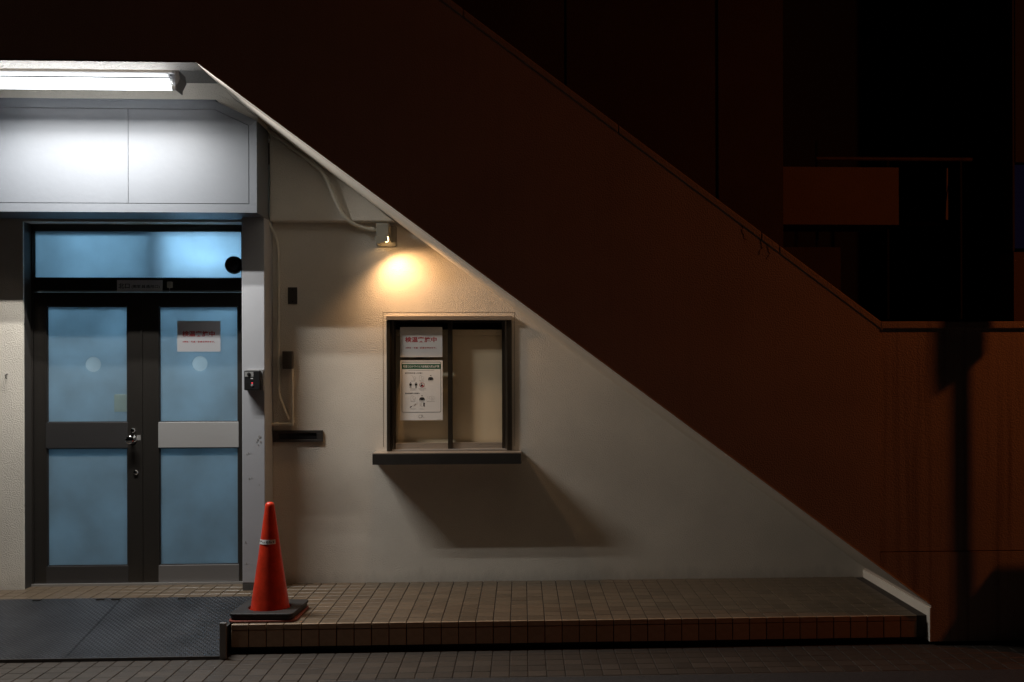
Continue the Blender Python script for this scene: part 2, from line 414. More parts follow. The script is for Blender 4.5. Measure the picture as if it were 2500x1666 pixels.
# platform (one step up)
XL, XR, FY = -1.812, 2.268, -1.11
pf = MB().prism_z([(XL+.012,FY+.012),(XR,FY+.012),(XR,.06),(-4.8,.06),(-4.8,-.385),(XL+.012,-.385)], -.132, -.005)
pf.box(XL+.012, XR, FY+.045, -.4, -.19, -.13)
platform = kind(put('platform', pf, GROUT), 'structure')
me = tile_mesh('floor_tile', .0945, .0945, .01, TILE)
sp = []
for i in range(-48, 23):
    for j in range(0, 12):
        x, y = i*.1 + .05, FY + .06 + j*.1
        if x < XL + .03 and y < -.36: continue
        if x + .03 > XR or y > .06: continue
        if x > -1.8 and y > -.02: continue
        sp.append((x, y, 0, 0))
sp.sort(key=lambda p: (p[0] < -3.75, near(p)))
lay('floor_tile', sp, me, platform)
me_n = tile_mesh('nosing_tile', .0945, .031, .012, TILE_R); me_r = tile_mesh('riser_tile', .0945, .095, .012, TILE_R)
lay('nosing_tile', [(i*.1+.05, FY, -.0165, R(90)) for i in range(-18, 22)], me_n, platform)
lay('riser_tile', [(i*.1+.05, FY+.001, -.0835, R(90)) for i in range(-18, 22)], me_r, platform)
# steel ramp in front of the door
ramp = thing('entrance_ramp', 'dark checker plate steel ramp sloping down from the glass doors', 'ramp', (-2.8, -.8, -.17))
def ramp_z(y): return .002 + (-.155 - .002)*(y + .392)/(-1.2 + .392)
for a, b in ((-4.9, -3.61), (-3.605, -2.695), (-2.69, -1.835)):
    put('plate', MB().prism_x([(-.392, .002), (-1.2, -.155), (-1.2, -.168), (-.392, -.015)], a, b), CHECKER, ramp)
put('side_plate', MB().box(-1.832, -1.818, -1.205, -.40, -.168, -.008), DKGREY, ramp)
put('end_post', MB().box(-1.832, -1.797, -1.215, -1.196, -.168, .035), STEEL_RB, ramp, .002)
for x in (-3.24, -2.845, -2.75, -2.33):
    put('lifting_slot', MB().box(x, x+.05, -.425, -.402, -.012, .0025), GAP, ramp)
put('foot_strip', MB().box(-4.9, -1.835, -1.212, -1.2, -.168, -.152), STEEL_HD, ramp)

# ------------------------------------------------------------------ the building under the stair
hall = thing('entrance_building', 'white stucco entrance front tucked under the stair, with glass double doors and a counter window', 'building', (-1.0, .1, 0))
WX0, WX1, WZ0, WZ1 = -1.056, -.199, .900, 1.829
wall = MB()
top = lambda x: soffit(x) + .05
wall.prism([(-1.832, -.02), (WX0, -.02), (WX0, top(WX0)), (-1.832, top(-1.832))], 0, .16)
wall.prism([(WX0, -.02), (WX1, -.02), (WX1, WZ0), (WX0, WZ0)], 0, .16)
wall.prism([(WX0, WZ1), (WX1, WZ1), (WX1, top(WX1)), (WX0, top(WX0))], 0, .16)
wall.prism([(WX1, -.02), (2.268, -.02), (2.268, top(2.268)), (WX1, top(WX1))], 0, .16)
put('wall', wall, STUCCO, hall)
put('wall', MB().box(-5.2, -3.451, -.1, .16, -.02, 2.455), STUCCO, hall)
put('lintel_beam', MB().prism([(-1.832, 2.468), (-.99, 2.468), (-1.03, 2.50), (-1.832, top(-1.85))], -.085, -.001), STUCCO, hall, .012, seg=3)
put('door_lintel', MB().box(-5.2, -1.984, -.1, .10, 2.456, 2.60), STUCCO_S, hall)
put('pillar', MB().box(-1.982, -1.833, -.21, .16, .05, 2.475), PAINT_G, hall, .004)
put('pillar_base', MB().box(-1.981, -1.834, -.209, .16, -.18, .049), mat('pillar_base_paint', (.10, .095, .09), .7, noise=(20, .4)), hall)
put('header_wall', MB().prism([(-5.2, 3.17), (-2.11, 3.17), (-1.834, 3.02), (-1.834, soffit(-1.834)+.06), (-2.03, 3.32), (-5.2, 3.32)], -.36, .16), STUCCO, hall)
# boxed fascia over the door
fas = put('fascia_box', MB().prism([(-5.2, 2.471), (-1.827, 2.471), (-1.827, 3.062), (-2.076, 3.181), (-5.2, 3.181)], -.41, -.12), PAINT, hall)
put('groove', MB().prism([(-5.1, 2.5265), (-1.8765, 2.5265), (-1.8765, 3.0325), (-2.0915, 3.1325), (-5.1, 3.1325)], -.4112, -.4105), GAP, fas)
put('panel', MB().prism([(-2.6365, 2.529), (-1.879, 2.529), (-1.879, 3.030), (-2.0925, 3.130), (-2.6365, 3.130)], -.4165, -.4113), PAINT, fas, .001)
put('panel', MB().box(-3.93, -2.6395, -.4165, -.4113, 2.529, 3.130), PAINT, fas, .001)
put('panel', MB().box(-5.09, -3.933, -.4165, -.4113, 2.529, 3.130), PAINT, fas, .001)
put('border', MB().prism([(-5.2, 2.471), (-1.827, 2.471), (-1.827, 2.5255), (-5.2, 2.5255)], -.4175, -.4113)
    .prism([(-1.875, 2.526), (-1.827, 2.526), (-1.827, 3.062), (-1.875, 3.0315)], -.4174, -.4113)
    .prism([(-1.8755, 3.033), (-1.827, 3.0625), (-2.076, 3.181), (-2.092, 3.134)], -.4173, -.4113)
    .prism([(-5.2, 3.134), (-2.0925, 3.134), (-2.0765, 3.181), (-5.2, 3.181)], -.4172, -.4113), PAINT, fas)
put('flashing', MB().box(-5.2, -2.085, -.412, -.355, 3.1815, 3.196), PAINT, fas, .003)

# door frame, two leaves, transom
Y0 = .03
fr = MB()
fr.box(-3.483, -3.441, Y0-.02, Y0+.06, 0, 2.455)
fr.box(-3.441, -1.985, Y0-.02, Y0+.06, 2.409, 2.455)
fr.box(-3.441, -1.985, Y0-.018, Y0+.06, 1.998, 2.093)
fr.box(-2.046, -1.985, Y0-.02, Y0+.06, 2.093, 2.409)
frame = put('door_frame', fr, BRONZE, hall, .002)
put('trim', MB().box(-3.40, -2.05, Y0-.0215, Y0-.018, 2.003, 2.007), STEEL_H, frame)
put('threshold', MB().box(-3.483, -1.985, Y0-.03, Y0+.05, -.003, .013), STEEL_H, hall)
put('jamb_lining', MB().box(-3.4505, -3.4842, -.085, .012, 0, 2.455), DKGREY, hall)
tr = put('transom', MB().box(-3.441, -3.434, Y0-.005, Y0+.02, 2.094, 2.408), BRONZE, hall)
put('pane', MB().box(-3.434, -2.046, Y0+.006, Y0+.012, 2.0935, 2.4085), FROST, tr)
def holed(x0, x1, z0, z1, cx, cz, r, ya, yb, n=48):
    ang = sorted([2*math.pi*k/n for k in range(n)] + [math.atan2(z-cz, x-cx) % (2*math.pi) for x in (x0, x1) for z in (z0, z1)])
    inn, out = [], []
    for w in ang:
        c, q = math.cos(w), math.sin(w); inn.append((cx + r*c, cz + r*q))
        t = min(((x1 if c > 0 else x0) - cx)/c if abs(c) > 1e-9 else 1e9, ((z1 if q > 0 else z0) - cz)/q if abs(q) > 1e-9 else 1e9)
        out.append((cx + t*c, cz + t*q))
    m_ = len(ang); vs = [(x, ya, z) for x, z in inn] + [(x, ya, z) for x, z in out] + [(x, yb, z) for x, z in inn] + [(x, yb, z) for x, z in out]
    fs = []
    for i in range(m_):
        j = (i+1) % m_
        fs += [(i, j, m_+j, m_+i), (2*m_+j, 2*m_+i, 3*m_+i, 3*m_+j), (j, i, 2*m_+i, 2*m_+j), (m_+i, m_+j, 3*m_+j, 3*m_+i)]
    return MB().add(vs, fs)
def leaf(x0, x1, gx0, gx1, rail_mat, name_mat):
    zt = 1.992
    d = MB().box(x0, gx0, Y0-.012, Y0+.03, .014, zt).box(gx1, x1, Y0-.012, Y0+.03, .014, zt).box(gx0, gx1, Y0-.0118, Y0+.03, 1.899, zt)
    d = put('door', d, BRONZE, hall, .0015)
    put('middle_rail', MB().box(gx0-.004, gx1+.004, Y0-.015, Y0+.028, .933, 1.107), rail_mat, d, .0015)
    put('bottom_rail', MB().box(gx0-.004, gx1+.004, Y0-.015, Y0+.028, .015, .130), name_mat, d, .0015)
    for z0, z1 in ((.130, .933), (1.107, 1.899)):
        hole = next(((hx, hz) for hx, hz in ((-3.051, 1.503), (-2.3345, 1.507)) if gx0 < hx < gx1 and z0 < hz < z1), None)
        if hole: put('pane', holed(gx0, gx1, z0, z1, hole[0], hole[1], 0.052, Y0+.006, Y0+.012), FROST, d)
        else: put('pane', MB().box(gx0, gx1, Y0+.006, Y0+.012, z0, z1), FROST, d)
        put('glazing_bead', MB().box(gx0+.0005, gx0+.007, Y0-.002, Y0+.0055, z0+.006, z1-.006).box(gx1-.007, gx1-.0005, Y0-.002, Y0+.0055, z0+.006, z1-.006)
            .box(gx0+.007, gx1-.007, Y0-.0018, Y0+.0055, z0+.0005, z0+.006).box(gx0+.007, gx1-.007, Y0-.0018, Y0+.0055, z1-.006, z1-.0005), STEEL_HD, d)
    return d
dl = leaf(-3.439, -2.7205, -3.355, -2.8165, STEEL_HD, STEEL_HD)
dr = leaf(-2.7185, -1.988, -2.605, -2.072, STEEL_R, STEEL_RB)  # left rails dark, right rails light: reflections put into the steel colours
put('sticker', MB().disc(-3.051, 1.503, Y0+.0105, .0516, t=.003), DISC, dl)
put('sticker', MB().disc(-2.3345, 1.507, Y0+.0105, .0516, t=.003), DISC, dr)
put('astragal', MB().box(-2.726, -2.7135, Y0-.018, Y0-.0125, .02, 1.985), BRONZE, dl, .001)
put('door_knob', MB().lathe([(.030,0),(.030,.004),(.012,.006),(.011,.03),(.022,.036),(.0285,.046),(.0275,.058),(.018,.066),(.004,.068)], (-2.782, Y0-.012, .991), 'y'), CHROME, dl, smooth=True)
put('lock_cylinder', MB().lathe([(.0165,0),(.0165,.006),(.012,.011),(.004,.012)], (-2.778, Y0-.012, 1.052), 'y', 24), CHROME, dl, smooth=True)
put('lock_cylinder', MB().lathe([(.0165,0),(.0165,.006),(.012,.011),(.004,.012)], (-2.760, Y0-.012, .766), 'y', 24), CHROME, dl, smooth=True)
put('latch_plate', MB().box(-2.752, -2.722, Y0-.0135, Y0-.012, .985, 1.019), STEEL_H, dl)
# lobby behind the doors
lob = MB().box(-4.4, -1.86, 2.6, 2.7, -.02, 2.8).box(-4.5, -4.4, .165, 2.7, -.02, 2.8).box(-1.86, -1.76, .165, 2.7, -.02, 2.8).box(-4.5, -1.76, .165, 2.7, 2.8, 2.9).box(-4.5, -1.76, .061, 2.7, -.12, -.02)
put('lobby', lob, IWALL, hall)
put('inner_wall', MB().box(-4.5, -3.484, .161, .20, -.02, 2.8).box(-3.484, -1.86, .161, .20, 2.50, 2.8).box(-1.984, -1.861, .161, .2, -.02, 2.5), IWALL, hall)
put('inner_post', MB().box(-2.70, -2.585, .10, .16, 2.06, 2.5), BGDARK, hall)

# ------------------------------------------------------------------ counter window
put('blind_rail', MB().box(-1.10, -.16, .075, .102, 1.7005, 1.74), CREAM, hall, .002)
win = bpy.data.objects.new('service_window', None); COL.objects.link(win); win.parent = hall; ORIG[win.name] = ORIG[hall.name].copy()
put('jamb', MB().box(WX0, WX0+.022, -.018, .09, WZ0+.003, WZ1-.028).box(WX0+.022, WX0+.034, -.008, .09, WZ0+.003, WZ1-.028), BRONZE_W, win, .0015)
put('jamb', MB().box(WX1-.012, WX1, -.018, .09, WZ0+.003, WZ1-.028).box(WX1-.034, WX1-.012, -.006, .09, WZ0+.003, WZ1-.028), BRONZE_W, win, .0015)
put('head', MB().box(WX0-.001, WX1+.001, -.032, .09, WZ1-.0275, WZ1+.001), STEEL_W, win, .002)
put('track', MB().box(WX0+.0345, WX1-.0345, .0, .09, WZ0+.003, WZ0+.012), STEEL_H, win, .001)
put('jamb_strip', MB().box(WX0+.0355, WX0+.047, .004, .02, WZ0+.012, WZ1-.03), STEEL_V, win, .001)
put('jamb_strip', MB().box(WX1-.047, WX1-.0355, .004, .05, WZ0+.012, WZ1-.03), STEEL_V, win, .001)
def sash(x0, x1, sl, sr, y):
    s = put('sash', MB().box(x0, x0+sl, y, y+.022, .912, 1.80).box(x1-sr, x1, y, y+.022, .912, 1.80).box(x0+sl, x1-sr, y+.001, y+.021, 1.788, 1.80), BRONZE_W, win, .0015)
    put('bottom_rail', MB().box(x0+sl, x1-sr, y-.002, y+.022, .912, .955), STEEL_W, s, .0015)
    put('pane', MB().box(x0+sl, x1-sr, y+.009, y+.013, .955, 1.788), GLASS, s)
sash(-1.009, -.612, .008, .029, .022)
sash(-.640, -.246, .029, .022, .047)
sill = put('sill', MB().box(-1.133, -.136, -.162, -.001, .8955, .900).box(-1.133, -.136, -.162, -.156, .822, .8954).box(-1.133, -.1295, -.155, -.001, .823, .826), STEEL_W, win, .001)
put('sill_front', MB().box(-1.1325, -.1365, -.1645, -.1622, .8225, .893), mat('dark_sill_face', (.075, .066, .058), .42, .5, noise=(7, .2)), win)
put('sill_end', MB().box(-1.1325, -1.128, -.154, -.001, .8265, .895), STEEL_HD, win)
put('sill_end', MB().box(-.141, -.1365, -.154, -.001, .8265, .895), STEEL_HD, win)
# fine groove round the frame, its shade put into a thin darker strip
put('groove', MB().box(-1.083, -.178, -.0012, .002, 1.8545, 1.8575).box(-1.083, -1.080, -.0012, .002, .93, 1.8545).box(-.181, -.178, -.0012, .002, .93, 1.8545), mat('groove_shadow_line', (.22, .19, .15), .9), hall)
put('window_blind', MB().box(-1.10, -.16, .085, .09, .86, 1.70), CREAM, hall)
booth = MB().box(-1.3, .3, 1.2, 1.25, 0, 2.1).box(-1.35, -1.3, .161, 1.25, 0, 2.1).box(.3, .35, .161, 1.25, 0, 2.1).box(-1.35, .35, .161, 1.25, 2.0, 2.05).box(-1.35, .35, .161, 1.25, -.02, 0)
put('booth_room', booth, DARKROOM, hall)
# paint chips on the pillar
def blob(mb, x, z, r, y, n=9):
    mb.prism([(x + r*random.uniform(.5, 1.1)*math.cos(2*math.pi*k/n), z + r*1.2*random.uniform(.5, 1.1)*math.sin(2*math.pi*k/n)) for k in range(n)], y-.0012, y+.001)
for x, z, r in ((-1.868,1.018,.011),(-1.880,1.000,.007),(-1.862,.985,.007),(-1.887,.985,.004),(-1.876,.966,.004),(-1.94,.91,.006),(-1.952,.903,.004),(-1.925,.912,.003),(-1.937,.742,.006),(-1.92,.746,.003),(-1.87,.70,.003),(-1.96,.32,.008),(-1.955,.18,.005),(-1.90,1.32,.003)):
    mb = MB(); blob(mb, x, z, r, -.2104); put('paint_chip', mb, CHIP, hall)
put('wall_hook', MB().tube([(-3.555,-.099,1.438),(-3.555,-.125,1.432),(-3.552,-.13,1.415),(-3.545,-.13,1.408)], .003, 6), GAP, hall)

# ------------------------------------------------------------------ the stair above
st = thing('stairway', 'long concrete stair rising to the left over the entrance, with a solid dark parapet', 'stairs', (0, -1.15, 0))
FYP = -1.15
par = MB().prism([(-5.6, 3.208), (-1.977, 3.208), (1.963, soffit(1.963)), (1.963, 1.694), (-1.9, 1.694 + .7385*3.863), (-5.6, 1.694 + .7385*3.863)], FYP, FYP+.15)
put('parapet', par, STUCCO_P, st)
slab = MB().prism([(-1.977, 3.208), (2.268, soffit(2.268)), (2.268, soffit(2.268)+.24), (-1.977, 3.448)], FYP+.1502, .0)
put('slab', slab, STUCCO_S, st)
put('edge_band', MB().prism([(-1.975, 3.2062), (2.262, soffit(2.262)-.002), (2.262, soffit(2.262)+.008), (-1.975, 3.2165)], FYP-.002, FYP+.11), STUCCO_S, st, .002)
put('landing_slab', MB().box(-5.6, -1.978, FYP+.1502, .0, 3.315, 3.45), CONC, st)
put('landing_edge', MB().box(-5.6, -1.979, FYP-.002, FYP+.148, 3.2055, 3.216), CONC, st, .002)
# coping in lengths with open joints
L0 = [(-1.9, 1.694 + .7385*3.863), (1.985, 1.694 - .7385*.022)]
cuts = [0, .14, .37, .60, .815, .842, 1.0]
for a, b in zip(cuts, cuts[1:]):
    P = lambda t: (L0[0][0] + (L0[1][0]-L0[0][0])*t, L0[0][1] + (L0[1][1]-L0[0][1])*t)
    (xa, za), (xb, zb) = P(a + .0007), P(b - .0007)
    put('coping', MB().prism([(xa, za), (xb, zb), (xb, zb+.046), (xa, za+.046)], FYP-.004, FYP+.154), STUCCO_P, st, .004)
# end wall at the foot of the stair
ew = thing('end_wall', 'streaked dark render wall at the foot of the stair, right of the slope', 'wall', (2.6, -1.15, -.17))
put('wall_face', MB().prism([(2.270, soffit(2.270)-.0), (1.968, soffit(1.968)), (1.968, 1.692), (6.5, 1.692), (6.5, .382), (2.0, .382), (2.0, .376), (6.5, .376), (6.5, -.15), (2.270, -.15)][:0] or
    [(1.968, soffit(1.968)), (1.968, 1.692), (6.5, 1.692), (6.5, .383), (1.968, .383)], FYP+.012, .0), STUCCO_R, ew)
put('wall_face', MB().prism([(2.270, -.148), (2.270, soffit(2.270)), (1.968, soffit(1.968)), (1.968, .377), (6.5, .377), (6.5, -.148)], FYP+.006, .0), STUCCO_R, ew)
put('joint', MB().box(1.99, 6.49, FYP+.03, -.02, .3772, .3828), GAP, ew)
put('coping', MB().box(1.972, 4.2, FYP-.006, .02, 1.6925, 1.733), STUCCO_R, ew, .004)
put('coping', MB().box(4.206, 6.5, FYP-.006, .02, 1.6925, 1.733), STUCCO_R, ew, .004)
put('lit_return', MB().prism_x([(FYP+.004, -.149), (-.0005, -.149), (-.0005, .048), (FYP+.004, .052)], 2.262, 2.2698), STUCCO_S, ew)  # side of the wall in a paler tone, tube light put into the colour
put('plinth', MB().box(2.275, 6.5, FYP+.06, -.01, -.195, -.1485), GAP, ew)

# hairline cracks: thin dark slits in the render
def crack(pts, w, y, parent):
    mb = MB()
    P = [pts[0]]
    for (xa, za), (xb, zb) in zip(pts, pts[1:]):
        for k in range(1, 5):
            t = k/4; P.append((xa+(xb-xa)*t + random.uniform(-.006, .006), za+(zb-za)*t + random.uniform(-.006, .006)))
    L = [(x - w/2*random.uniform(.4, 1.2), z) for x, z in P]; Q = [(x + w/2*random.uniform(.4, 1.2), z + .001) for x, z in P]
    n = len(P); vs = [(x, y, z) for x, z in L] + [(x, y, z) for x, z in Q]
    mb.add(vs, [(i, i+1, n+i+1, n+i) for i in range(n-1)])
    put('crack', mb, GAP, parent)
for pts in ([(1.26, 2.215), (1.265, 2.16), (1.25, 2.12)], [(1.15, 2.30), (1.155, 2.25), (1.17, 2.21)], [(1.30, 2.175), (1.315, 2.13), (1.30, 2.09)]):
    crack(pts, .0045, FYP-.0012, st)
# ------------------------------------------------------------------ fluorescent light under the landing
fl = thing('fluorescent_light', 'twin tube fluorescent batten glowing under the landing above the white fascia', 'light fixture', (-2.8, -.78, 3.315))
put('housing', MB().prism_x([(-.865, 3.314), (-.70, 3.314), (-.715, 3.252), (-.845, 3.238)], -3.50, -2.215), WHITE_M, fl, .002)
put('reflector', MB().prism_x([(-.848, 3.237), (-.712, 3.251), (-.725, 3.244), (-.835, 3.232)], -3.49, -2.245), WHITE_M, fl)
for (y, z, xr) in ((-.75, 3.212, -2.258), (-.805, 3.158, -2.226)):
    put('tube', MB().tube([(-3.44, y, z), (xr, y, z)], .016, 16), TUBE, fl, smooth=True)
    put('tube_cap', MB().tube([(xr+.001, y, z), (xr+.026, y, z)], .0165, 16), WHITE_M, fl, smooth=True)
put('lamp_holder', MB().prism([(-2.257, 3.25), (-2.19, 3.25), (-2.185, 3.225), (-2.20, 3.195), (-2.231, 3.19), (-2.231, 3.232), (-2.257, 3.232)], -.79, -.72)
    .prism([(-2.199, 3.252), (-2.176, 3.252), (-2.168, 3.205), (-2.190, 3.16), (-2.192, 3.138), (-2.199, 3.138)], -.835, -.722), SOCKET, fl, .002)
for y, z in ((-.75, 3.194), (-.805, 3.140)):     # what the tubes and their reflector throw downwards and out to the street
    area('tube_light', (-2.845, y, z), (0, -.36, -.93), 1.17, .022, 52, (1, .975, .93), fl)
put('lamp_holder', MB().box(-3.49, -3.441, -.83, -.72, 3.14, 3.24), SOCKET, fl, .002)

# ------------------------------------------------------------------ warm wall lamp over the counter window
wlamp = thing('wall_lamp', 'small square wall lamp with tilted flap throwing warm light above the counter window', 'lamp', (-1.05, -.001, 2.38))
put('back_plate', MB().prism([(-1.126, 2.315), (-1.118, 2.306), (-.993, 2.306), (-.985, 2.315), (-.985, 2.440), (-.993, 2.448), (-1.118, 2.448), (-1.126, 2.440)], -.016, -.0005), LAMPM, wlamp, .003)
put('housing', MB().box(-1.102, -1.022, -.165, -.017, 2.358, 2.446), LAMPM, wlamp, .003)
fc = Vector((-1.066, 0, 2.338)); an = R(15)
def rot(x, z): return (fc.x + x*math.cos(an) - z*math.sin(an), fc.z + x*math.sin(an) + z*math.cos(an))
put('flap', MB().prism([rot(-.042, -.026), rot(.040, -.026), rot(.040, .024), rot(-.042, .024)], -.178, -.1665), LAMPM, wlamp, .002)
put('cheek', MB().box(-1.104, -1.1025, -.165, -.017, 2.312, 2.358), LAMPM, wlamp)
put('cheek', MB().box(-1.0215, -1.020, -.165, -.017, 2.335, 2.358), LAMPM, wlamp)
put('bulb', MB().lathe([(.004, -.02), (.014, -.017), (.018, -.006), (.016, .008), (.012, .016)], (-1.045, -.11, 2.345), 'z', 16), BULB, wlamp, smooth=True)
ld = bpy.data.lights.new('warm_spot', 'SPOT'); ld.energy = 24; ld.color = (1, .57, .26); ld.spot_size = R(152); ld.spot_blend = 1; ld.shadow_soft_size = .02
lo = bpy.data.objects.new('warm_spot', ld); COL.objects.link(lo); lo.parent = wlamp
lo.location = Vector((-1.03, -.15, 2.303)) - ORIG[wlamp.name]
lo.rotation_euler = Vector((.40, -.02, -1)).to_track_quat('-Z', 'Y').to_euler()

# ------------------------------------------------------------------ lights inside the lobby
il = thing('lobby_lamp', 'bright lamp glowing through the right half of the frosted transom', 'lamp', (-2.3, .30, 2.30))
put('diffuser', MB().box(-2.46, -2.16, .235, .245, 2.195, 2.315), mat('lobby_diffuser', (.8, .8, .8), .5, emit=(.62, .86, 1.0), strength=22), il)
BLU = (.53, .80, .94)
cl = thing('ceiling_lamp', 'ceiling lamp lighting the lobby behind the frosted double doors', 'lamp', (-2.9, .65, 2.78))
put('lamp_panel', MB().box(-3.5, -2.2, .42, .84, 2.76, 2.795), mat('lamp_panel', (.8, .8, .8), .5, emit=BLU, strength=1.0), cl)
area('ceiling_light', (-2.85, .62, 2.74), (0, -.35, -1), 1.3, .4, 17, BLU, cl)

# ------------------------------------------------------------------ fittings on the wall
def cond(name, label, pts, r=.0115, clips=()):
    c = thing(name, label, 'conduit', pts[0])
    put('pipe', MB().tube(pts, r, 10), CONDUIT, c, smooth=True)
    for a, b in clips: put('coupling', MB().tube([a, b], r*1.35, 10), CONDUIT, c, smooth=True)
    return c
def curve(pts, n=8):
    out = []
    P = [Vector(p) for p in pts]; P = [P[0]*2-P[1]] + P + [P[-1]*2-P[-2]]
    for i in range(1, len(P)-2):
        for k in range(n):
            t = k/n; a, b, c, d = P[i-1:i+3]
            out.append(.5*((2*b) + (c-a)*t + (2*a-5*b+4*c-d)*t*t + (3*b-a-3*c+d)*t**3))
    out.append(P[-2]); return out
pts = [(-1.835,-.13,3.075),(-1.60,-.13,2.902),(-1.50,-.13,2.828)] + curve([(-1.487,-.13,2.815),(-1.44,-.128,2.745),(-1.405,-.124,2.66),(-1.37,-.118,2.575),(-1.335,-.108,2.51),(-1.285,-.09,2.462),(-1.22,-.065,2.432),(-1.16,-.05,2.42),(-1.115,-.04,2.416)])
cond('lamp_conduit', 'painted conduit curving down from the sloping soffit to the warm wall lamp', pts, .0125, [((-1.52,-.13,2.843),(-1.485,-.13,2.812)), ((-1.165,-.051,2.421),(-1.135,-.045,2.418))])
pts = [(-1.848,-.10,2.60)] + curve([(-1.848,-.10,2.50),(-1.838,-.08,2.455),(-1.808,-.04,2.385),(-1.792,-.022,2.31),(-1.788,-.016,2.22)]) + [(-1.788,-.016,1.31),(-1.780,-.016,1.27),(-1.722,-.016,1.125)]
cond('wall_conduit', 'long painted conduit beside the pillar, bent inwards at its lower end', pts, .0095, [((-1.788,-.016,2.07),(-1.788,-.016,2.03)), ((-1.788,-.016,1.53),(-1.788,-.016,1.50))])
cond('short_conduit', 'short L-shaped conduit dropping from the brown box and turning to the pillar', [(-1.698,-.016,1.47),(-1.6965,-.016,1.10),(-1.70,-.016,1.093),(-1.83,-.016,1.091),(-1.86,-.05,1.091)], .010,
     [((-1.6966,-.016,1.115),(-1.6964,-.016,1.097)), ((-1.79,-.016,1.0915),(-1.81,-.016,1.0915)), ((-1.69,-.016,1.0925),(-1.712,-.016,1.0925))])
jb = thing('junction_box', 'small brown junction box at the top of the short conduit', 'junction box', (-1.722, 0, 1.53))
put('body', MB().box(-1.757, -1.690, -.045, -.0005, 1.469, 1.589), JBOX, jb, .003)
put('lid', MB().box(-1.754, -1.693, -.049, -.0452, 1.472, 1.586), JBOX, jb, .0015)
pl = thing('blank_plate', 'dark rectangular blank plate high on the wall between conduit and counter window', 'plate', (-1.696, 0, 1.97))
put('cover', MB().box(-1.727, -1.664, -.008, -.0005, 1.912, 2.027), DKGREY, pl, .002)
for z in (1.93, 2.009): put('screw', MB().lathe([(.004, 0), (.0035, .0012)], (-1.6955, -.008, z), 'y', 10), CHROME, pl)
ms = thing('mail_slot', 'dark metal letter slot set low in the wall under the conduits', 'mail slot', (-1.66, 0, 1.008))
put('surround', MB().box(-1.83, -1.491, -.014, -.0005, 1.030, 1.048).box(-1.83, -1.491, -.014, -.0005, .968, .985).box(-1.83, -1.788, -.0138, -.0005, .985, 1.030).box(-1.533, -1.491, -.0138, -.0005, .985, 1.030), DKGREY, ms, .002)
put('flap', MB().box(-1.787, -1.534, -.006, -.001, .9865, 1.0285), BLACK, ms, .001)
ic = thing('intercom', 'black door intercom with camera and red light on the pillar face', 'intercom', (-1.91, -.21, 1.39))
put('back_box', MB().box(-1.949, -1.838, -.228, -.2105, 1.325, 1.464), GREYP, ic, .002)
put('body', MB().box(-1.955, -1.850, -.262, -.2285, 1.328, 1.458), BLACK, ic, .006, seg=3)
put('camera_window', MB().box(-1.949, -1.893, -.2632, -.2621, 1.417, 1.449), GREYP, ic)
put('lens', MB().lathe([(.0125, 0), (.012, .002), (.006, .0035), (.002, .004)], (-1.922, -.2632, 1.433), 'y', 20), BLACK, ic, smooth=True)
put('status_light', MB().box(-1.906, -1.897, -.2632, -.2621, 1.373, 1.378), LED, ic)
put('name_window', MB().box(-1.911, -1.896, -.2632, -.2621, 1.402, 1.408), WHITE_M, ic)
put('call_button', MB().lathe([(.0085, 0), (.008, .0025), (.004, .0035)], (-1.902, -.2621, 1.360), 'y', 18), GREYP, ic, smooth=True)
for k in range(4): put('speaker_slit', MB().box(-1.947, -1.918, -.2626, -.2618, 1.345 + k*.008, 1.348 + k*.008), GAP, ic)
sr = thing('alarm_sounder', 'round black alarm sounder at the right end of the transom pane', 'alarm', (-2.098, 0, 2.181))
put('housing', MB().lathe([(.061, 0), (.061, .018), (.056, .024), (.042, .024), (.038, .018)], (-2.098, Y0+.004, 2.181), 'y', 40), BLACK, sr, smooth=True)
put('grille', MB().lathe([(.037, 0), (.037, .004), (.026, .010), (.010, .013)], (-2.098, Y0-.012, 2.181), 'y', 32), RUBBER, sr, smooth=True)
for s in (-1, 1): put('screw', MB().lathe([(.003, 0), (.002, .001)], (-2.098 + s*.053, Y0-.0195, 2.181), 'y', 8), CHROME, sr)
npl = thing('nameplate', 'grey nameplate with Japanese lettering on the header over the doors', 'nameplate', (-2.727, 0, 2.036))
put('plate', MB().box(-2.878, -2.576, .004, .0115, 1.999, 2.076), PLATE, npl, .001)
text('lettering', '北口', -2.868, -2.793, 2.036, .0036, INK_K, npl, .036, .02)
text('lettering', '(教職員通用口)', -2.780, -2.592, 2.030, .0036, INK_K, npl, .026, .015)
sn = thing('door_sensor', 'small pale sensor with a dangling cord right of the nameplate', 'sensor', (-2.524, 0, 2.04))
put('body', MB().box(-2.542, -2.506, -.006, .0115, 2.023, 2.065), mat('pale_sensor_plastic', (.42, .40, .34), .5), sn, .005, seg=3)
put('cord', MB().tube([(-2.524, .003, 2.022), (-2.527, .002, 2.012), (-2.521, .002, 2.004), (-2.525, .002, 1.996)], .0014, 6), WHITE_M, sn)
nt = thing('door_notice', 'laminated notice with red Japanese lettering on the right door pane', 'notice', (-2.34, .0355, 1.69))
put('sheet', MB().box(-2.486, -2.194, .0335, .0350, 1.588, 1.799), PAPER_L, nt)
text('lettering', '検温実施中', -2.452, -2.232, 1.711, .0330, INK_R, nt, .040, .025)
text('small_lettering', '※学生・教員・職員を除きます。', -2.450, -2.232, 1.656, .0330, INK_R, nt, .013, .02)
tp = put('tape_remnant', MB().prism([(-2.911, 1.178), (-2.911, 1.292), (-2.902, 1.299), (-2.8235, 1.297), (-2.8235, 1.178)], .0345, .0355), TAPE)
tag(tp, 'faded yellowed patch of tape at the inner edge of the left door pane', 'tape')
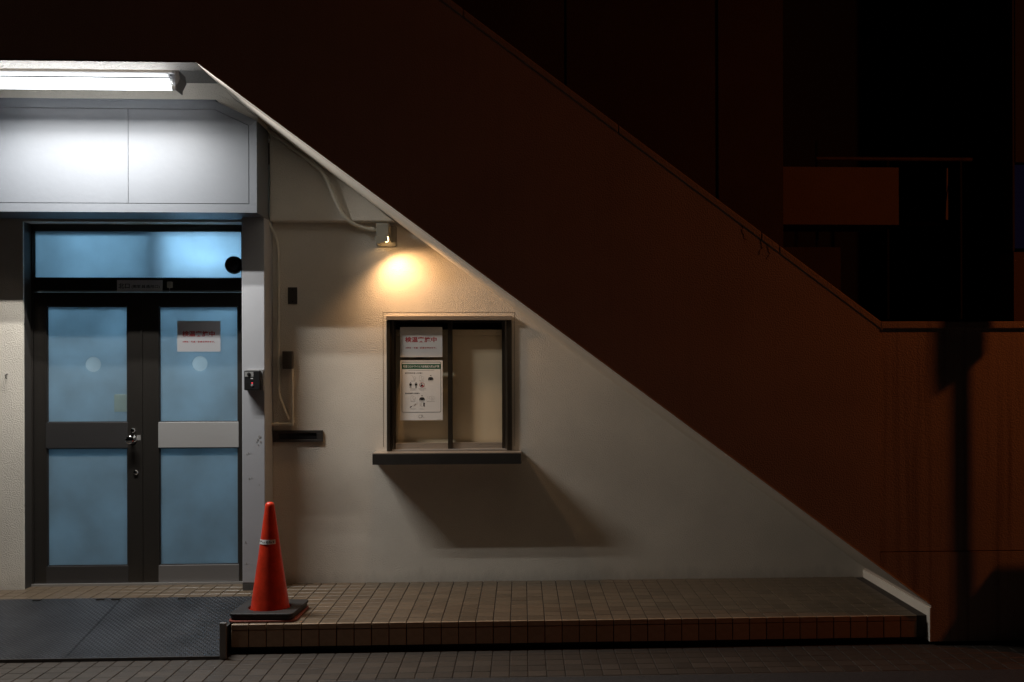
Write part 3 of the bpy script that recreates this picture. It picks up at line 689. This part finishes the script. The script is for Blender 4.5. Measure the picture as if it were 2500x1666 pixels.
mb = MB(); mb.prism([(-3.15, 1.880), (-3.145, 1.889), (-3.128, 1.892), (-3.11, 1.887), (-3.085, 1.889), (-3.09, 1.880), (-3.115, 1.878)], .0345, .0355)
tag(put('sticker_scrap', mb, TAPE), 'torn scrap of sticker at the top of the left door pane', 'sticker')
# notices inside the counter window
wn_ = thing('window_notice', 'white notice with red Japanese lettering at the top of the counter window', 'notice', (-.824, .05, 1.65))
put('sheet', MB().box(-.969, -.679, .0292, .0304, 1.548, 1.756), PAPER, wn_)
text('lettering', '検温実施中', -.935, -.718, 1.669, .0288, INK_R, wn_, .038, .025)
text('small_lettering', '※学生・教員・職員を除きます。', -.932, -.720, 1.612, .0288, INK_R, wn_, .0125, .02)
po = thing('poster', 'printed poster with green title band and pictograms in the counter window', 'poster', (-.824, .05, 1.32))
PX0, PX1, PZ0, PZ1 = -.970, -.678, 1.111, 1.526
put('sheet', MB().box(PX0, PX1, .0292, .0304, PZ0, PZ1), PAPER, po)
yk = .0289
def pp(u, v):      # position on the sheet, u to the right and v downwards, 0..1
    return (PX0 + u*(PX1-PX0), PZ1 - v*(PZ1-PZ0))
def band(u0, u1, v0, v1): 
    a, b = pp(u0, v0), pp(u1, v1); return [(a[0], b[1]), (b[0], b[1]), (b[0], a[1]), (a[0], a[1])]
rr = []
for cx_, cz_, a0 in ((.93,.05,0),(.07,.05,90),(.07,.845,180),(.93,.845,270)):
    for k in range(5):
        w = R(a0 + k*22.5); rr.append(pp(cx_ + .028*math.cos(w), cz_ - .02*math.sin(w)))
put_flat('border', MB().stroke(rr + rr[:1], .0024, yk), INK_K, po)
put_flat('title_band', MB().flat(band(.045, .955, .062, .145), yk), INK_G, po)
a = pp(.075, .103); b = pp(.925, .103)
text('title', '新型コロナウイルス感染拡大防止対策', a[0], b[0], a[1], yk-.0004, PAPER, po, .0165, .02)
a = pp(.12, .213); b = pp(.53, .213); text('heading', '●学生等来校者へのお願い', a[0], b[0], a[1], yk-.0003, INK_K, po, .0095, .01)
a = pp(.12, .550); b = pp(.46, .550); text('heading', '●本学部関係の取組み', a[0], b[0], a[1], yk-.0003, INK_K, po, .0095, .01)
sm = MB()
def small(u0, u1, v):
    u = u0
    while u < u1:
        sm.stroke([pp(u, v), pp(u + .011, v + random.uniform(-.002, .002))], .0022, yk); u += .0185
small(.2, .8, .168)
for u0, u1, v in ((.25,.36,.345),(.46,.56,.345),(.66,.77,.345),(.24,.38,.475),(.24,.36,.495),(.43,.60,.475),(.46,.57,.495),(.25,.35,.684),(.46,.56,.684),(.63,.80,.684),(.24,.36,.81),(.46,.56,.81),(.88,.97,.985)): small(u0, u1, v)
kind(put_flat('small_lettering', sm, INK_L, po), 'stuff')
pk = MB(); pr = MB(); pw = MB()
def flush():
    global pk, pr, pw, pt
    for q, m_ in ((pk, INK_K), (pr, INK_R), (pw, PAPER), (pt, INK_L)):
        if q.v: put_flat('pictogram', q, m_, po)
    pk = MB(); pr = MB(); pw = MB(); pt = MB()
pt = MB()
def circ(u, v, r, n=18): c = pp(u, v); return [(c[0]+r*math.cos(2*math.pi*k/n), c[1]+r*math.sin(2*math.pi*k/n)) for k in range(n)]
def bust(u, v):
    pk.flat(circ(u, v-.030, .0055), yk-.0001)
    pk.flat([pp(u-.062, v+.042), pp(u-.062, v+.012), pp(u-.045, v-.006), pp(u, v-.014), pp(u+.045, v-.006), pp(u+.062, v+.012), pp(u+.062, v+.042)], yk)
    pw.flat(circ(u, v-.022, .0046), yk-.0003)
    for s in (-1, 1): pw.stroke([pp(u + s*.036, v+.018), pp(u + s*.036, v+.042)], .0009, yk-.0003)
bust(.72, .292); flush(); bust(.515, .628); flush()
def man(u, v):
    pk.flat(circ(u, v-.040, .0032), yk)
    pk.flat([pp(u-.026, v-.028), pp(u+.026, v-.028), pp(u+.02, v+.004), pp(u-.02, v+.004)], yk)
    for s in (-1, 1):
        pk.stroke([pp(u + s*.010, v+.004), pp(u + s*.012, v+.044)], .0030, yk); pk.stroke([pp(u + s*.026, v-.024), pp(u + s*.024, v+.006)], .0018, yk)
man(.245, .415); flush(); man(.375, .415); flush()
pk.stroke([pp(.285, .41), pp(.335, .41)], .0008, yk)
flush()
c = circ(.515, .412, .0165, 24); pr.stroke(c + c[:1], .0024, yk-.0002)
pk.flat(circ(.51, .392, .004), yk); pk.flat([pp(.475, .438), pp(.485, .408), pp(.53, .404), pp(.55, .438)], yk)
pr.flat([pp(.51, .44), pp(.515, .415), pp(.545, .412), pp(.555, .44)], yk-.0001)
flush()
pk.stroke([pp(.235, .785), pp(.265, .768)], .0055, yk); pk.stroke([pp(.33, .752), pp(.375, .730)], .0035, yk)
flush()
pk.flat([pp(.545, .705), pp(.585, .712), pp(.575, .745), pp(.585, .775), pp(.545, .765)], yk)
flush()
def hands(u, v, tap):
    c = pp(u + .03, v + .006); pts_ = [(c[0]+.0085*math.cos(w)*(1+.2*math.sin(3*w)), c[1]+.0125*math.sin(w)) for w in [k*math.pi/7 for k in range(15)]]
    pt.stroke(pts_, .0009, yk); pt.stroke([pp(u+.02, v+.03), pp(u+.03, v+.01), pp(u+.055, v+.002)], .0009, yk)
    if tap: pt.stroke([pp(u-.06, v-.04), pp(u-.02, v-.038), pp(u-.012, v-.015), pp(u+.01, v+.0)], .0010, yk)
    else:
        pt.stroke([pp(u-.045, v-.03), pp(u-.05, v+.042), pp(u-.01, v+.045)], .0009, yk); pt.stroke([pp(u-.045, v-.03), pp(u-.02, v-.043), pp(u+.015, v-.035), pp(u+.0, v-.015)], .0010, yk)
hands(.31, .295, True); flush(); hands(.50, .295, False); flush(); hands(.30, .632, False); flush()
pt.stroke([pp(.69, .602), pp(.80, .602), pp(.80, .650), pp(.77, .650)], .0009, yk); pt.stroke([pp(.69, .602), pp(.69, .650), pp(.72, .650)], .0009, yk)
pt.stroke([pp(.725, .645), pp(.745, .618), pp(.765, .645), pp(.745, .668), pp(.725, .645)], .0009, yk); pt.stroke([pp(.645, .60), pp(.665, .645)], .0009, yk)
flush()
pt.stroke([pp(.26, .772), pp(.36, .722), pp(.405, .708), pp(.40, .735), pp(.30, .788)], .0009, yk)
flush()
pt.stroke([pp(.49, .70), pp(.545, .703), pp(.545, .768), pp(.49, .765), pp(.49, .70)], .0009, yk)
for v in (.715, .735, .755): pt.stroke([pp(.45, v), pp(.475, v-.004), pp(.505, v+.002)], .0008, yk)
flush()
lg = MB(); c = pp(.49, .935)
lg.stroke([(c[0]+.0115*math.cos(w) - .004, c[1]+.010*math.sin(w)) for w in [R(30 + k*24) for k in range(14)]], .0011, yk)
lg.stroke([(c[0]-.018, c[1]-.006), (c[0]-.008, c[1]-.014), (c[0]+.004, c[1]-.006), (c[0]+.008, c[1]+.004)], .0010, yk)
lg.stroke([(c[0]+.006, c[1]+.010), (c[0]+.006, c[1]-.004)], .0016, yk); lg.stroke([(c[0]+.013, c[1]+.008), (c[0]+.007, c[1]+.002), (c[0]+.014, c[1]-.005)], .0013, yk)
lg.stroke([(c[0]+.014, c[1]-.008), (c[0]+.024, c[1]-.010)], .0009, yk)
put_flat('emblem', lg, INK_K, po)

# ------------------------------------------------------------------ traffic cone
cx0, cy0 = -1.633, -.885
cone = thing('traffic_cone', 'red traffic cone with a black weight on its base at the platform corner', 'traffic cone', (cx0, cy0, 0))
def rsq(h, r, z0, z1, mb, inset=0, hole=0, yaw=0):
    pts_ = []
    for sx, sy, a0 in ((1,1,0),(-1,1,90),(-1,-1,180),(1,-1,270)):
        for k in range(5):
            w = R(a0 + k*22.5); x, y = sx*(h-r) + r*math.cos(w), sy*(h-r) + r*math.sin(w)
            pts_.append((cx0 + x*math.cos(yaw) - y*math.sin(yaw), cy0 + x*math.sin(yaw) + y*math.cos(yaw)))
    n = len(pts_)
    if not hole: return mb.prism_z(pts_, z0, z1)
    inn = [(cx0 + hole*math.cos(2*math.pi*k/n + R(9)+yaw), cy0 + hole*math.sin(2*math.pi*k/n + R(9)+yaw)) for k in range(n)]
    vs = [(x,y,z0) for x,y in pts_] + [(x,y,z1) for x,y in pts_] + [(x,y,z0) for x,y in inn] + [(x,y,z1) for x,y in inn]
    fs = []
    for i in range(n):
        j = (i+1) % n
        fs += [(i,j,n+j,n+i), (n+i,n+j,3*n+j,3*n+i), (2*n+j,2*n+i,3*n+i,3*n+j), (i,2*n+i,2*n+j,j)]
    return mb.add(vs, fs)
put('base', rsq(.196, .045, .001, .012, MB()), RED_D, cone, .003)
put('weight', rsq(.180, .03, .0125, .034, MB(), hole=.128, yaw=R(-3)), RUBBER, cone, .004)
put('weight_lip', rsq(.186, .03, .0345, .050, MB(), hole=.124, yaw=R(-3)), RUBBER, cone, .004)
body = MB().lathe([(.142,.0125),(.142,.020),(.125,.030),(.113,.038),(.0705,.330),(.0285,.640),(.027,.655),(.022,.666),(.012,.672),(.003,.673)], (cx0, cy0, 0), 'z', 48)
put('body', body, RED, cone, smooth=True)
def rad(z): return .113 + (.0285-.113)*(z-.038)/(.640-.038)
lab = MB(); n = 14; vs = []; fs = []
for k in range(n+1):
    w = R(182 + k*136/n)
    for z in (.428, .455): vs.append((cx0 + (rad(z)+.0012)*math.cos(w), cy0 + (rad(z)+.0012)*math.sin(w), z))
for k in range(n): fs.append((2*k, 2*k+2, 2*k+3, 2*k+1))
lab.add(vs, fs); lb = put('label', lab, PAPER, cone)
mk = MB()
for k in range(9):
    for q in range(4):
        w0 = R(196 + k*13 + random.uniform(0, 6)); w1 = w0 + R(random.choice((1.5, 5, 6))); za = .434 + random.uniform(0, .011); zb = za + random.choice((.002, .005))
        mk.add([(cx0+(rad(z)+.0018)*math.cos(w), cy0+(rad(z)+.0018)*math.sin(w), z) for w, z in ((w0,za),(w1,za),(w1,zb),(w0,zb))], [(0,1,2,3)])
put('lettering', mk, INK_K, lb)

# ------------------------------------------------------------------ the dark building behind the stair
GLINTM = mat('glint_strip_tone', (.22, .17, .11), .6)
bgb = thing('background_building', 'dark multi-storey concrete building behind the stair, barely lit by street light', 'building', (2.5, 3.2, 0))
put('wall', MB().box(-9, .300, 3.0, 3.3, -.2, 9), BGWALL, bgb)
put('wall', MB().box(.325, 1.815, 3.0, 3.3, -.2, 9), BGWALL, bgb)
put('wall', MB().box(1.845, 2.500, 3.0, 3.3, -.2, 9), BGWALL, bgb)
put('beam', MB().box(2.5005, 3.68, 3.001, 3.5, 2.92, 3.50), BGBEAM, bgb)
put('lower_wall', MB().box(2.10, 3.18, 3.3005, 3.6, -.2, 2.73), BGWALL, bgb)
put('room_back', MB().box(-1, 12, 7.0, 7.2, -.2, 9).box(-1, 12, 3.6, 7, 8.9, 9.1).box(2.2, 12, 3.6, 7, -.25, -.2), BGDARK, bgb)
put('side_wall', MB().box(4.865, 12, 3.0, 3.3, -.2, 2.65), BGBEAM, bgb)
put('side_frame', MB().box(4.865, 4.885, 3.02, 3.2, 2.66, 9).box(5.6, 12, 3.0, 3.3, 2.66, 9).box(4.885, 5.6, 3.0, 3.3, 3.56, 9), BGDARK, bgb)
put('window', MB().box(4.886, 5.599, 3.1, 3.12, 2.70, 3.555), BLUEWIN, bgb)
put('glint_strip', MB().prism([(4.292, 3.02), (4.318, 3.02), (4.318, 3.33), (4.300, 3.22)], 3.30, 3.33).prism([(4.301, 3.30), (4.318, 3.40), (4.318, 3.56), (4.305, 3.56)], 3.30, 3.33), GLINTM, bgb)  # narrow glint of light shaped as a paler strip
RAILM = mat('rusty_rail_paint', (.10, .06, .04), .6, noise=(12, .5))
hr = thing('handrail', 'dark horizontal pipe rail in front of the unlit upper opening of the rear building', 'handrail', (3.5, 2.4, 3.5))
put('rail', MB().tube([(3.02, 3.62, 3.72), (4.72, 3.62, 3.72)], .022, 10), RAILM, hr, smooth=True)
for x in (3.03, 3.80, 4.60): put('post', MB().tube([(x, 3.62, 2.0), (x, 3.62, 3.9 if x < 3.2 else 3.72)], .016, 8), BLACK, hr, smooth=True)

# ------------------------------------------------------------------ the street light out to the right, and the sign post whose shadow falls on the end wall
sl = thing('street_lamp', 'orange street lamp standing along the road to the right', 'street lamp', (5.2, -2.5, -.17))
put('pole', MB().tube([(5.4, -2.1, -.17), (5.4, -2.1, 3.7), (5.2, -2.5, 3.85)], .05, 10), DKGREY, sl, smooth=True)
put('lamp_head', MB().box(5.1, 5.3, -2.65, -2.35, 3.76, 3.86), DKGREY, sl, .02)
pd = bpy.data.lights.new('street_light', 'POINT'); pd.energy = 84; pd.color = (1, .235, .05); pd.shadow_soft_size = .05
pob = bpy.data.objects.new('street_light', pd); COL.objects.link(pob); pob.parent = sl; pob.location = Vector((5.2, -2.5, 3.6)) - ORIG[sl.name]
PXs, PYs = 3.215, -1.515
sg = thing('sign_post', 'slim sign post beside the end wall, its shadow falling on the render', 'sign post', (3.29, -1.555, -.17))
put('post', MB().tube([(PXs, PYs, -.17), (PXs, PYs, 3.2)], .021, 10), DKGREY, sg, smooth=True)
put('bracket', MB().prism([(PXs-.02, 2.0), (PXs+.02, 2.04), (PXs+.022, 2.12), (PXs+.022, 2.6), (PXs-.03, 2.6), (PXs-.03, 2.08)], PYs-.045, PYs+.045), DKGREY, sg)
ub = thing('shadow_block', 'unseen dark block added beside the end wall, shading the foot of the wall', 'shadow caster', (3.75, -1.52, -.17))
put('body', MB().box(3.25, 4.4, -1.60, -1.46, -.16, 1.08), DKGREY, ub, .02)  # unseen block, added to throw a shadow on the foot of the wall
